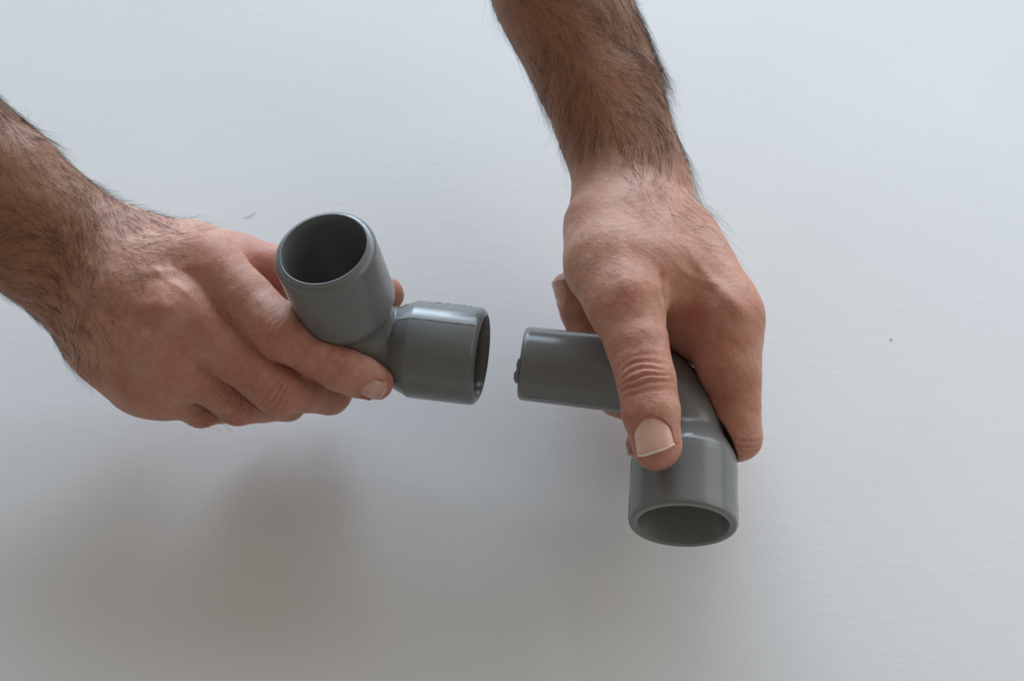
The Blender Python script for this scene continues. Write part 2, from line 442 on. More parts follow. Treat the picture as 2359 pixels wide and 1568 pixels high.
def build_fitting_b():
    root = bpy.data.objects.new("pipe_elbow", None); col.objects.link(root)
    tag(root, "grey plastic swept elbow with plain spigot and wide open socket, under the thumb", "pipe fitting", "pipe fittings")
    sec = []
    def add(s, r):
        c, t = b_at(s); v = np.cross(B_N, t); sec.append((c, B_N, v, r, r))
    for s in list(np.linspace(40, 0.4, 6)): add(s, R_SPG - 2.4)
    add(0.0, R_SPG - 2.1)
    ss = sorted(set([p[0] for p in B_PROF] + list(np.linspace(3, B_TOT - 3, 90))))
    for s in ss: add(s, float(b_radius(s)))
    add(B_TOT + 0.02, R_SOCK2 - 0.9); add(B_TOT + 0.02, R_BORE2 + 0.5); add(B_TOT - 0.4, R_BORE2); add(B_TOT - SL2 + 5, R_BORE2 - 0.2); add(B_TOT - SL2 + 4.8, R_SPG - 2.2)
    for s in np.linspace(B_TOT - SL2, 41, 16): add(s, R_SPG - 2.2)
    V, F = sweep(sec, 144)
    mesh_obj("body", V, [f[::-1] for f in F], M_PVC2, root)
    # ring left by the injection point
    s0 = None; best = 1e9
    tgt = P(1578, 872, HB + 15.5)
    for s in np.linspace(0, B_TOT, 300):
        c, t = b_at(s); d = np.linalg.norm(c - tgt)
        if d < best: best, s0 = d, s
    c, t = b_at(s0); rad = nrm(tgt - c); rr = float(b_radius(s0)); ctr = c + rad * (rr - 0.02)
    e1 = nrm(t - np.dot(t, rad) * rad); e2 = np.cross(rad, e1)
    vs, fs = [], []; n = 36; prof = [(1.95, -0.15), (2.1, 0.20), (2.35, 0.30), (2.6, 0.20), (2.75, -0.15)]
    for i in range(n):
        a = 2 * math.pi * i / n
        for (r, z) in prof:
            p = ctr + (e1 * math.cos(a) + e2 * math.sin(a)) * r
            drop = (r * math.sin(a)) ** 2 / (2 * rr)
            vs.append(p + rad * (z - drop))
    k = len(prof)
    for i in range(n):
        for q in range(k - 1):
            a = i * k + q; b = ((i + 1) % n) * k + q
            fs.append([a, b, b + 1, a + 1])
    mesh_obj("gate_mark", vs, fs, M_PVC2, root)
    # ragged flash left on the cut end of the spigot
    c, t = b_at(0.0)
    e1 = nrm(P(1195, 880, HB) - P(1195, 800, HB)); e1 = nrm(e1 - np.dot(e1, t) * t); e2 = np.cross(t, e1)
    for a0, a1, out in ((-0.12, 0.22, 1.1), (0.2, 0.60, 1.8)):
        vs, fs = [], []; n = 14
        up = nrm(CAM - c); base = math.atan2(np.dot(up, e2), np.dot(up, e1))
        for i in range(n):
            q = i / (n - 1)
            a = base - math.copysign(a0 + (a1 - a0) * q, base) if a0 + (a1 - a0) * q > 0 else base + math.copysign(-(a0 + (a1 - a0) * q), base)
            rad = e1 * math.cos(a) + e2 * math.sin(a)
            ln = out * (0.55 + 0.45 * math.sin(math.pi * q)) * random.uniform(0.88, 1.06)
            for r, s in ((R_SPG - 1.9, 0.3), (R_SPG - 0.5, 0.3), (R_SPG - 0.75, -ln), (R_SPG - 1.4, -ln * 0.95)):
                vs.append(c + rad * r + t * s)
            if i:
                b = 4 * i
                for k in range(4): fs.append([b - 4 + k, b - 4 + (k + 1) % 4, b + (k + 1) % 4, b + k])
        fs += [[0, 1, 2, 3], [4 * n - 1, 4 * n - 2, 4 * n - 3, 4 * n - 4]]
        mesh_obj("moulding_flash", vs, fs, M_PVC2, root)
    # seam along the left of the socket and the underside edge of the spigot
    def seam(s0, s1, ang, h):
        vs, fs = [], []; n = 44
        for i in range(n):
            s = s0 + (s1 - s0) * i / (n - 1)
            c, t = b_at(s); v = np.cross(B_N, t)
            a = ang + random.uniform(-1, 1) * 0.004
            rad = B_N * math.cos(a) + v * math.sin(a); tn = np.cross(t, rad)
            r = float(b_radius(s)) - 0.08; hh = h * (1 + 0.35 * math.sin(i * 0.8)) + 0.08
            vs += [c + rad * r - tn * 0.3, c + rad * (r + hh), c + rad * r + tn * 0.3]
            if i:
                b = 3 * i
                fs += [[b - 3, b - 2, b + 1, b], [b - 2, b - 1, b + 2, b + 1]]
        mesh_obj("mould_seam", vs, fs, M_PVC2, root)
    for a in (math.pi / 2, -math.pi / 2):
        seam(2.5, B_TOT - 1.2, a, 0.24)
    return root
build_fitting_b()

# ------------------------------------------------------------------ skin as a distance field
def smin(a, b, k):
    if k <= 0: return np.minimum(a, b)
    h = np.clip(0.5 + 0.5 * (b - a) / k, 0, 1)
    return b + (a - b) * h - k * h * (1 - h)
def smax(a, b, k): return -smin(-a, -b, k)

def seg_d(p, a, b, ra, rb, flat=None):
    """tapered capsule; flat = (direction, factor>1 squeezes the section along it)"""
    a = a.astype(np.float32); ab = (b - a).astype(np.float32)
    q = p - a
    t = np.clip((q @ ab) / max(float(ab @ ab), 1e-6), 0, 1)
    q = q - t[:, None] * ab
    d2 = np.einsum('ij,ij->i', q, q)
    if flat is not None:
        n, f = flat
        n = np.asarray(n, np.float32)
        c = q @ n
        d2 = d2 + (f * f - 1) * c * c
    return np.sqrt(np.maximum(d2, 1e-9)) - (ra + (rb - ra) * t)

def chain_d(p, pts, radii, k=1.5, flat=None):
    d = None
    for i in range(len(pts) - 1):
        e = seg_d(p, pts[i], pts[i + 1], radii[i], radii[i + 1], flat)
        d = e if d is None else smin(d, e, k)
    return d

def fitting_a_d(p):
    d = seg_d(p, JC, U_RIM, R_NECK, R_NECK)
    d = np.minimum(d, seg_d(p, JC, V_RIM, R_NECK, R_NECK))
    for ax, L, sl in ((UA, LU, 39.0), (VA, LV, 34.5)):
        q = p - JC.astype(np.float32); s = q @ ax.astype(np.float32)
        r = np.sqrt(np.maximum(np.einsum('ij,ij->i', q, q) - s * s, 0))
        prof = np.interp(s, [L - sl, L - sl + 6.2, L - 3.3, L], [R_NECK, R_SOCK, R_SOCK, R_SOCK - 3.3])
        dd = np.where((s > L - sl) & (s < L), r - prof, np.maximum(r - R_SOCK, np.maximum(s - L, L - sl - s)))
        d = np.minimum(d, dd)
    return d
B_SAMP = [b_at(s) for s in np.linspace(0, B_TOT, 60)]
B_SR = [float(b_radius(s)) for s in np.linspace(0, B_TOT, 60)]
B_SR[0] = R_SPG - 0.3
def fitting_b_d(p):
    d = np.full(len(p), 1e3, np.float32)
    for i in range(59):
        a, ta = B_SAMP[i]; b, tb = B_SAMP[i + 1]
        d = np.minimum(d, seg_d(p, a, b, B_SR[i], B_SR[i + 1]))
    return d

def surface_nets(F, org, h):
    n = F.shape
    ins = F < 0
    c = [ins[i:n[0] - 1 + i, j:n[1] - 1 + j, k:n[2] - 1 + k] for i in (0, 1) for j in (0, 1) for k in (0, 1)]
    s = np.zeros(c[0].shape, np.int8)
    for x in c: s += x
    act = (s > 0) & (s < 8)
    idx = np.full(act.shape, -1, np.int32)
    I, J, K = np.nonzero(act)
    idx[I, J, K] = np.arange(len(I))
    pos = np.zeros((len(I), 3)); cnt = np.zeros(len(I))
    offs = [(i, j, k) for i in (0, 1) for j in (0, 1) for k in (0, 1)]
    val = {o: F[I + o[0], J + o[1], K + o[2]] for o in offs}
    for o in offs:
        for ax in range(3):
            if o[ax] == 0:
                o2 = list(o); o2[ax] = 1; o2 = tuple(o2)
                f0, f1 = val[o], val[o2]
                m = (f0 < 0) != (f1 < 0)
                t = np.where(m, f0 / np.where(m, f0 - f1, 1), 0)
                q = np.tile(np.array(o, float), (len(I), 1)); q[:, ax] += t
                pos[m] += q[m]; cnt[m] += 1
    pos = pos / cnt[:, None] + np.stack([I, J, K], 1)
    V = org + pos * h
    faces = []
    for ax in range(3):
        u, v = (ax + 1) % 3, (ax + 2) % 3
        sl0 = [slice(1, n[0] - 1)] * 3
        lo = [slice(1, m - 1) for m in n]; lo[ax] = slice(0, n[ax] - 1)
        hi = [slice(1, m - 1) for m in n]; hi[ax] = slice(1, n[ax])
        A, B = ins[tuple(lo)], ins[tuple(hi)]
        for flip, M in ((False, A & ~B), (True, ~A & B)):
            G = list(np.nonzero(M))
            G = [g + (0 if q == ax else 1) for q, g in enumerate(G)]
            def cell(du, dv):
                g = list(G); g[u] = g[u] - du; g[v] = g[v] - dv
                return idx[g[0], g[1], g[2]]
            quad = np.stack([cell(1, 1), cell(0, 1), cell(0, 0), cell(1, 0)], 1)
            faces.append(quad[:, ::-1] if flip else quad)
    Fq = np.vstack(faces)
    return V, Fq[(Fq >= 0).all(1)]

def polygonise(fn, lo, hi, h):
    lo = np.asarray(lo, float); n = np.ceil((np.asarray(hi) - lo) / h).astype(int) + 1
    B = 14
    nb = np.ceil(n / B).astype(int); n = nb * B
    F = np.empty(tuple(n), np.float32)
    ctr = np.stack(np.meshgrid(*[(np.arange(m) + 0.5) * B - 0.5 for m in nb], indexing='ij'), -1).reshape(-1, 3) * h + lo
    dc = fn(ctr.astype(np.float32))
    reach = h * B * 0.87 * 1.25 + 0.8
    F6 = F.reshape(nb[0], B, nb[1], B, nb[2], B)
    far = np.where(dc < 0, -9.0, 9.0).reshape(tuple(nb)).astype(np.float32)
    F6[:] = far[:, None, :, None, :, None]
    near = np.argwhere((np.abs(dc) < reach).reshape(tuple(nb)))
    loc = np.stack(np.meshgrid(*[np.arange(B)] * 3, indexing='ij'), -1).reshape(-1, 3)
    step = 40
    def work(s):
        blk = near[s:s + step]
        pts = ((blk[:, None, :] * B + loc[None]) * h + lo).reshape(-1, 3).astype(np.float32)
        d = fn(pts).reshape(len(blk), B, B, B)
        for q, (i, j, k) in enumerate(blk): F6[i, :, j, :, k, :] = d[q]
    with ThreadPoolExecutor(4) as ex: list(ex.map(work, range(0, len(near), step)))
    return surface_nets(F, lo, h)

def vert_normals(V, F):
    a, b, c, d = (V[F[:, i]] for i in range(4))
    fn = np.cross(c - a, d - b)
    N = np.zeros_like(V)
    for i in range(4):
        for k in range(3): N[:, k] += np.bincount(F[:, i], fn[:, k], len(V))
    return N / np.maximum(np.linalg.norm(N, axis=1, keepdims=True), 1e-9)

def relax(V, F, it, w=0.5):
    n = len(V)
    e = np.vstack([F[:, [0, 1]], F[:, [1, 2]], F[:, [2, 3]], F[:, [3, 0]]])
    e = np.vstack([e, e[:, ::-1]])
    cnt = np.bincount(e[:, 0], minlength=n)[:, None]
    for _ in range(it):
        S = np.stack([np.bincount(e[:, 0], V[e[:, 1], k], n) for k in range(3)], 1)
        V = V * (1 - w) + w * S / np.maximum(cnt, 1)
    return V

class Waves:
    def __init__(self, freq, n, seed):
        r = np.random.default_rng(seed)
        d = r.normal(size=(n, 3)); d /= np.linalg.norm(d, axis=1, keepdims=True)
        self.k = d * (freq * r.uniform(0.6, 1.5, (n, 1))); self.ph = r.uniform(0, 6.28, n); self.n = n
    def __call__(self, p): return np.sin(p @ self.k.T + self.ph).sum(1) / math.sqrt(self.n)

# ------------------------------------------------------------------ hands
class Hand:
    def __init__(self): self.palm = []; self.fingers = []; self.joints = []; self.nails = []; self.carve = []; self.bumps = []

def finger_pts(mcp, pip, dip, tip, r, bulge=0.5):
    """joint chain with slimmer phalanx middles; r = radii at mcp, pip, dip, tip"""
    m1 = mcp * 0.5 + pip * 0.5; m2 = pip * 0.5 + dip * 0.5; m3 = dip * 0.45 + tip * 0.55
    pts = [mcp, m1, pip, m2, dip, m3, tip]
    rad = [r[0], (r[0] + r[1]) / 2 - bulge * 0.8, r[1] + 0.1, (r[1] + r[2]) / 2 - bulge * 0.7, r[2], (r[2] * 0.5 + r[3] * 0.5) + 0.25, r[3]]
    return pts, rad

def dorsal(prev, c, nxt):
    return nrm(nrm(c - prev) - nrm(nxt - c))

def hand_field(H, obstacle):
    def fn(p):
        D = None
        for pts, rad, k, flat in H.palm:
            e = chain_d(p, pts, rad, 2.0, flat)
            D = e if D is None else smin(D, e, k)
        for a, b, r, k in H.carve:
            D = smax(D, -seg_d(p, a, b, r, r), k)
        F = None
        for pts, rad, k in H.fingers:
            e = chain_d(p, pts, rad, 1.4)
            F = e if F is None else smin(F, e, 1.0)
        D = smin(D, F, 5.5)
        for c, r, k in H.bumps:
            D = smin(D, np.linalg.norm(p - c.astype(np.float32), axis=1) - r, k)
        D = smax(D, -(obstacle(p) - 0.12), 0.5)
        D = smax(D, 0.15 - p[:, 2], 0.8)
        return D
    return fn

def nail_coords(nl, V):
    q = V - nl['o']
    return q @ nl['a'], q @ nl['b'], q @ nl['n']

def nail_height(nl, u, v):
    L = nl['L']; t = np.clip(u / L, -0.4, 1.4)
    return nl['h'] + nl['slope'] * (t - 0.5) * L - nl['curve'] * (t - 0.4) ** 2 * L * 0.14 - (nl['rn'] - np.sqrt(np.maximum(nl['rn'] ** 2 - np.minimum(np.abs(v), nl['rn'] * 0.95) ** 2, 0)))

def nail_inside(nl, u, v):
    """signed footprint value, <0 inside (mm)"""
    L, W = nl['L'], nl['W'] / 2
    x = np.abs(v) / W
    u0 = 0.38 * L * np.clip(x, 0, 1) ** 2.3
    u1 = L - nl.get('tipc', 0.10) * L * np.clip(x, 0, 1) ** 3
    return np.maximum(np.maximum(u0 - u, u - u1), np.abs(v) - W * (0.93 + 0.07 * np.clip(u / L, 0, 1)))

def make_nail(nl, parent, mat=None):
    nu, nv = 22, 26
    vs = []; al = []
    L, W = nl['L'], nl['W'] / 2
    for lay in (0, 1):
        for i in range(nu + 1):
            for j in range(nv + 1):
                x = -1 + 2 * j / nv; t = i / nu
                u0 = 0.38 * L * abs(x) ** 2.3 - 0.8; u1 = L - nl.get('tipc', 0.10) * L * abs(x) ** 3 + 0.35 + nl.get('skew', 0) * x
                u = u0 + (u1 - u0) * t
                v = x * W * (0.95 + 0.07 * t)
                z = float(nail_height(nl, np.array([u]), np.array([v]))[0])
                if lay: z -= 0.5
                else: z -= 0.45 * max(0, 1 - t * nu / 2.5)
                vs.append(nl['o'] + nl['a'] * u + nl['b'] * v + nl['n'] * z)
                al.append(t)
    fs = []; m = (nu + 1) * (nv + 1)
    for i in range(nu):
        for j in range(nv):
            a = i * (nv + 1) + j
            fs.append([a, a + nv + 1, a + nv + 2, a + 1]); fs.append([m + a, m + a + 1, m + a + nv + 2, m + a + nv + 1])
    edge = [j for j in range(nv + 1)] + [i * (nv + 1) + nv for i in range(1, nu + 1)] + [nu * (nv + 1) + j for j in range(nv - 1, -1, -1)] + [i * (nv + 1) for i in range(nu - 1, 0, -1)]
    for q in range(len(edge)):
        a, b = edge[q], edge[(q + 1) % len(edge)]
        fs.append([a, b, b + m, a + m])
    o = mesh_obj("fingernail", vs, fs, mat or M_NAIL, parent)
    add_attr(o, "along", al)
    return o

def nail_for(dip, tip, n, r_tip, L, W, back=None, lift=0.0, rn=None, slope=-0.05, curve=1.0, twist=0.0, tipc=0.10, skew=0.0):
    a = nrm(tip - dip); n = nrm(n - np.dot(n, a) * a)
    b = np.cross(n, a)
    if twist: n = n * math.cos(twist) + b * math.sin(twist); b = np.cross(n, a)
    back = L * 0.72 if back is None else back
    o = tip - a * back
    return dict(o=o, a=a, b=b, n=n, L=L, W=W, h=r_tip + lift, rn=rn or W * 0.72, slope=slope, curve=curve, tipc=tipc, skew=skew)

def build_hand(H, name, label, lo, hi, obstacle, arm_axis, seed):
    fn = hand_field(H, obstacle)
    V, F = polygonise(fn, lo, hi, GRID)
    V = relax(V, F, 2, 0.5)
    N = vert_normals(V, F)
    d0 = fn(V.astype(np.float32)); V = V - N * np.clip(d0, -0.5, 0.5)[:, None]
    N = vert_normals(V, F)
    disp = np.zeros(len(V)); red = np.zeros(len(V))
    w1, w2, w3 = Waves(0.9, 14, seed), Waves(2.6, 18, seed + 1), Waves(0.22, 10, seed + 2)
    disp += 0.06 * w1(V) + 0.035 * w2(V) + 0.25 * w3(V)
    for J in H.joints:
        c, a, n, b, R = J['c'], J['a'], J['n'], np.cross(J['n'], J['a']), J['R']
        q = V - c; s = q @ a; l = q @ b; z = q @ n
        m = (np.linalg.norm(q, axis=1) < 2.6 * R) & (z > -0.1 * R)
        if not m.any(): continue
        face = np.clip((N[m] @ n - 0.15) / 0.6, 0, 1)
        lat = np.exp(-(l[m] / (0.95 * R)) ** 4)
        wob = 0.35 * w1(V[m] * 0.6) + 0.15 * w2(V[m])
        dd = np.zeros(m.sum())
        for (s0, dep, wid, cur) in J['lines']:
            ss = s[m] - s0 - cur * (l[m] ** 2) / R - wob
            dd -= dep * np.exp(-(ss / wid) ** 2)
            dd += 0.35 * dep * np.exp(-((np.abs(ss) - 2.0 * wid) / (1.2 * wid)) ** 2)
        disp[m] += dd * face * lat
        red[m] = np.maximum(red[m], J['red'] * np.exp(-(s[m] / (1.0 * R)) ** 2) * face * (0.6 + 0.4 * lat))
    for c, r, v in getattr(H, 'flush', []):
        red = np.maximum(red, v * np.exp(-(np.linalg.norm(V - c, axis=1) / r) ** 2))
    for a, b, r, h in getattr(H, 'cords', []):      # tendons and veins under the skin
        q = V - a; ab = b - a; L2 = ab @ ab
        t = q @ ab / L2
        dist = np.linalg.norm(q - np.clip(t, 0, 1)[:, None] * ab, axis=1)
        disp += h * np.exp(-(dist / r) ** 2) * np.clip(np.minimum(t + 0.1, 1.1 - t) * 5, 0, 1)
    for pts, dep, wid in getattr(H, 'folds', []):   # longer skin folds given as polylines
        best = np.full(len(V), 1e9)
        for i in range(len(pts) - 1):
            a, b = pts[i], pts[i + 1]; ab = b - a
            q = V - a; t = np.clip(q @ ab / (ab @ ab), 0, 1)
            best = np.minimum(best, np.linalg.norm(q - t[:, None] * ab, axis=1))
        disp -= dep * np.exp(-(best / wid) ** 2)
    V = V + N * disp[:, None]
    for nl in H.nails:                               # nail beds and the folds round them
        u, v, z = nail_coords(nl, V)
        m = (z > 0.25 * nl['h']) & (u > -0.5 * nl['L']) & (u < 1.5 * nl['L']) & (np.abs(v) < nl['W'])
        f = nail_inside(nl, u[m], v[m]); hh = nail_height(nl, u[m], v[m])
        zz = z[m]
        ins = np.clip(0.5 - f / 0.5, 0, 1)
        front = np.clip((u[m] - nl['L'] * 0.86) / 1.0, 0, 1)
        lip = np.clip(1 - f / 1.9, 0, 1) * (1 - front) * (f > -0.3)
        tgt = hh - 0.45
        zz = np.where(f > 0, np.maximum(zz, zz * (1 - lip) + (hh + 0.40) * lip), zz)
        # in front of the free edge the pulp drops away under the nail
        fr = (u[m] > nl['L'] * 0.8) & (f > 0)
        zz = np.where(fr, np.minimum(zz, hh - 0.5 - 0.05 * np.clip(f, 0, 9)), zz)
        zz = zz * (1 - ins) + tgt * ins
        V[m] += np.outer(zz - z[m], nl['n'])
        red[m] = np.maximum(red[m], 0.55 * np.exp(-(np.maximum(f, 0) / 1.6) ** 2))
        dt = np.linalg.norm(V - (nl['o'] + nl['a'] * nl['L'] * 1.15), axis=1)
        red = np.maximum(red, 0.55 * np.exp(-(dt / 7.0) ** 2))
    root = mesh_obj(name, V, F, M_SKIN)
    tag(root, label, "hand", "pair of hands joining the fittings")
    o, ax, w0, w1_ = arm_axis
    arm = np.clip(((V - o) @ ax - w0) / (w1_ - w0), 0, 1)
    add_attr(root, "red", np.clip(red, 0, 1)); add_attr(root, "arm", arm)
    for nl in H.nails: make_nail(nl, root, M_NAIL if nl['W'] > 12 else M_NAIL2)
    N = vert_normals(V, F)
    print(name, len(V), "verts")
    return root, V, N, F

def grow_hair(name, root, V, N, dens, flow, length, rad, count, seed, lift=0.19):
    r = np.random.default_rng(seed)
    p = dens / dens.sum()
    idx = r.choice(len(V), count, replace=False, p=p)
    base, n = V[idx], N[idx]
    f = flow(base, n)
    f = f - (f * n).sum(1, keepdims=True) * n
    f /= np.maximum(np.linalg.norm(f, axis=1, keepdims=True), 1e-6)
    wa, wb = Waves(0.12, 8, seed + 1), Waves(0.35, 8, seed + 2)
    ang = 0.50 * wa(base) + 0.22 * wb(base) + r.normal(0, 0.22, count)
    bt = np.cross(n, f)
    d = f * np.cos(ang)[:, None] + bt * np.sin(ang)[:, None]
    L = length(base) * np.clip(r.normal(1, 0.28, count), 0.35, 1.7)
    curl = (0.8 * wb(base * 0.7 + 40) + r.normal(0, 0.5, count))
    lf = np.clip(r.normal(lift, 0.10, count), 0.06, 0.7)
    S = 8
    pts = np.zeros((count, S, 3))
    side = np.cross(n, d)
    for k in range(S):
        s = k / (S - 1)
        along = s * L
        up = lf * along * (1 - 0.62 * s) - 0.15
        sd = curl * L * 0.30 * s * s
        pts[:, k] = base + d * along[:, None] + n * up[:, None] + side * sd[:, None]
    cu = bpy.data.hair_curves.new(name)
    cu.add_curves([S] * count)
    cu.points.foreach_set("position", (pts * MM).astype(np.float32).ravel())
    ra = np.tile(np.linspace(1.0, 0.25, S), (count, 1)) * (rad * r.uniform(0.7, 1.25, (count, 1)))
    if "radius" not in cu.attributes: cu.attributes.new("radius", 'FLOAT', 'POINT')
    cu.attributes["radius"].data.foreach_set("value", (ra * MM).astype(np.float32).ravel())
    cu.materials.append(M_HAIR)
    o = bpy.data.objects.new(name, cu); col.objects.link(o); o.parent = root
    o["kind"] = "stuff"
    return o

LN = [(-3.4, 0.28, 0.55, 0.10), (-1.2, 0.42, 0.6, 0.06), (0.9, 0.45, 0.6, -0.03), (2.9, 0.30, 0.55, -0.10)]
def joint(prev, c, nxt, R, red=0.35, lines=LN, n=None):
    a = nrm(nxt - prev); n = dorsal(prev, c, nxt) if n is None else nrm(n)
    n = nrm(n - np.dot(n, a) * a)
    return dict(c=c, a=a, n=n, R=R, red=red, lines=lines)

# ---- the hand that comes in from the top and holds the swept elbow
def hand_top():
    H = Hand()
    w = P(1458, 425, 60); e = P(1292, -10, 92); e2 = P(1225, -330, 115); e3 = P(1120, -800, 152)
    mid = P(1385, 200, 76)
    nd = nrm([0.72, 0.0, 0.70])
    fl = (nd, 1.25)
    H.palm.append(([e3, e2, e, mid, w], [43, 38, 33.5, 30.0, 26.0], 10, fl))
    carp = P(1490, 530, 57)
    H.palm.append(([w, carp], [26.0, 27.0], 10, fl))
    mI, mM, mR, mL = P(1678, 737, 66), P(1658, 752, 46), P(1640, 720, 28), P(1600, 660, 16)
    H.palm.append(([P(1545, 540, 70), mI], [14.5, 11.0], 12, None))
    H.palm.append(([P(1588, 556, 62), P(1664, 690, 63)], [12.5, 12.5], 9, None))
    H.palm.append(([P(1540, 550, 56), mM], [14, 11], 10, None))
    H.palm.append(([P(1520, 555, 42), mR], [14, 10.5], 10, None))
    H.palm.append(([P(1490, 550, 30), mL], [14, 10], 10, None))
    # thumb metacarpal, and the muscle and skin of the web
    tc, tm, ti, tt = P(1395, 530, 72), P(1440, 700, 80), P(1487, 880, 77.5), P(1512, 1024, 70)
    H.palm.append(([P(1420, 480, 66), tc, P(1405, 610, 76), tm], [17, 17, 18, 14.2], 11, None))
    H.palm.append(([P(1470, 540, 70), P(1510, 620, 75)], [17, 16], 12, None))
    H.palm.append(([P(1500, 600, 66), P(1640, 720, 64)], [17, 12.5], 9, None))
    H.palm.append(([P(1500, 690, 56), P(1630, 775, 54)], [13, 13], 8, None))
    H.palm.append(([mI, P(1672, 830, 60)], [12, 11.5], 8, None))
    H.fingers.append(([tm, P(1466, 790, 79.5), ti, P(1500, 950, 75), tt], [13.6, 11.9, 11.0, 10.9, 9.6], 1))
    iP, iD, iT = P(1695, 1004, 43), P(1600, 1050, 14), P(1474, 1020, 11)
    pts, rad = finger_pts(mI, iP, iD, iT, (11.2, 9.8, 8.2, 6.1)); rad[1] += 1.1
    H.fingers.append((pts, rad, 1))
    mP, mD, mT = P(1650, 960, 20), P(1530, 950, 9.5), P(1420, 920, 9.5)
    H.fingers.append((*finger_pts(mM, mP, mD, mT, (10.8, 9.6, 8.4, 7.4)), 1))
    rP, rD, rT = P(1475, 895, 10), P(1358, 795, 12), P(1306, 660, 24)
    H.fingers.append((*finger_pts(mR, rP, rD, rT, (10.2, 9.2, 7.8, 6.4)), 1))
    lP, lD, lT = P(1470, 780, 9), P(1405, 700, 9), P(1370, 620, 12)
    H.fingers.append((*finger_pts(mL, lP, lD, lT, (9.4, 8.2, 7.2, 6.3)), 1))
    up = nrm(CAM - ti)
    tn = nrm(up + np.array([-0.10, 0.0, 0.0]))
    H.joints.append(joint(tm, ti, tt, 11.5, 0.5, [(-7.2, 0.16, 0.9, 0.22), (-4.4, 0.34, 0.9, 0.2), (-1.4, 0.36, 0.8, 0.14), (1.6, 0.55, 0.7, -0.02), (4.2, 0.5, 0.75, -0.06), (7.4, 0.14, 0.6, -0.06)], tn))
    H.joints.append(joint(mI, iP, iD, 9.6, 0.35))
    H.nails.append(nail_for(ti, tt, tn, 10.2, 12.6, 14.2, back=8.8, lift=0.0, rn=9.6, slope=-0.10, curve=1.0, tipc=0.10, skew=-1.0, twist=0.0))
    H.nails.append(nail_for(rD, rT, nrm([-0.9, -0.1, 0.42]), 6.4, 12.0, 10.0, back=8.0, slope=-0.04))
    H.nails.append(nail_for(iD, iT, nrm([0.05, -0.85, -0.5]), 6.8, 10, 9.5, back=6.0))
    H.flush = [(P(1480, 900, 90), 9, 0.30), (P(1620, 820, 60), 22, 0.40), (P(1440, 720, 95), 14, 0.15), (tt, 9, 0.3), (P(1560, 740, 66), 12, 0.5), (rT, 8, 0.5)]
    H.cords = [(P(1560, 560, 86), P(1715, 730, 78), 3.0, 1.0), (P(1420, 500, 90), P(1440, 660, 96), 3.0, 0.6), (P(1500, 540, 88), P(1560, 620, 86), 1.6, 0.5), (P(1560, 620, 86), P(1650, 660, 80), 1.6, 0.45)]
    H.carve = [(P(1546, 715, 93), P(1552, 790, 84), 8.0, 6.0)]
    H.folds = [([P(1520, 640, 88), P(1527, 680, 86), P(1529, 725, 80)], 1.5, 1.5)]
    return H, dict(w=w, e=e)

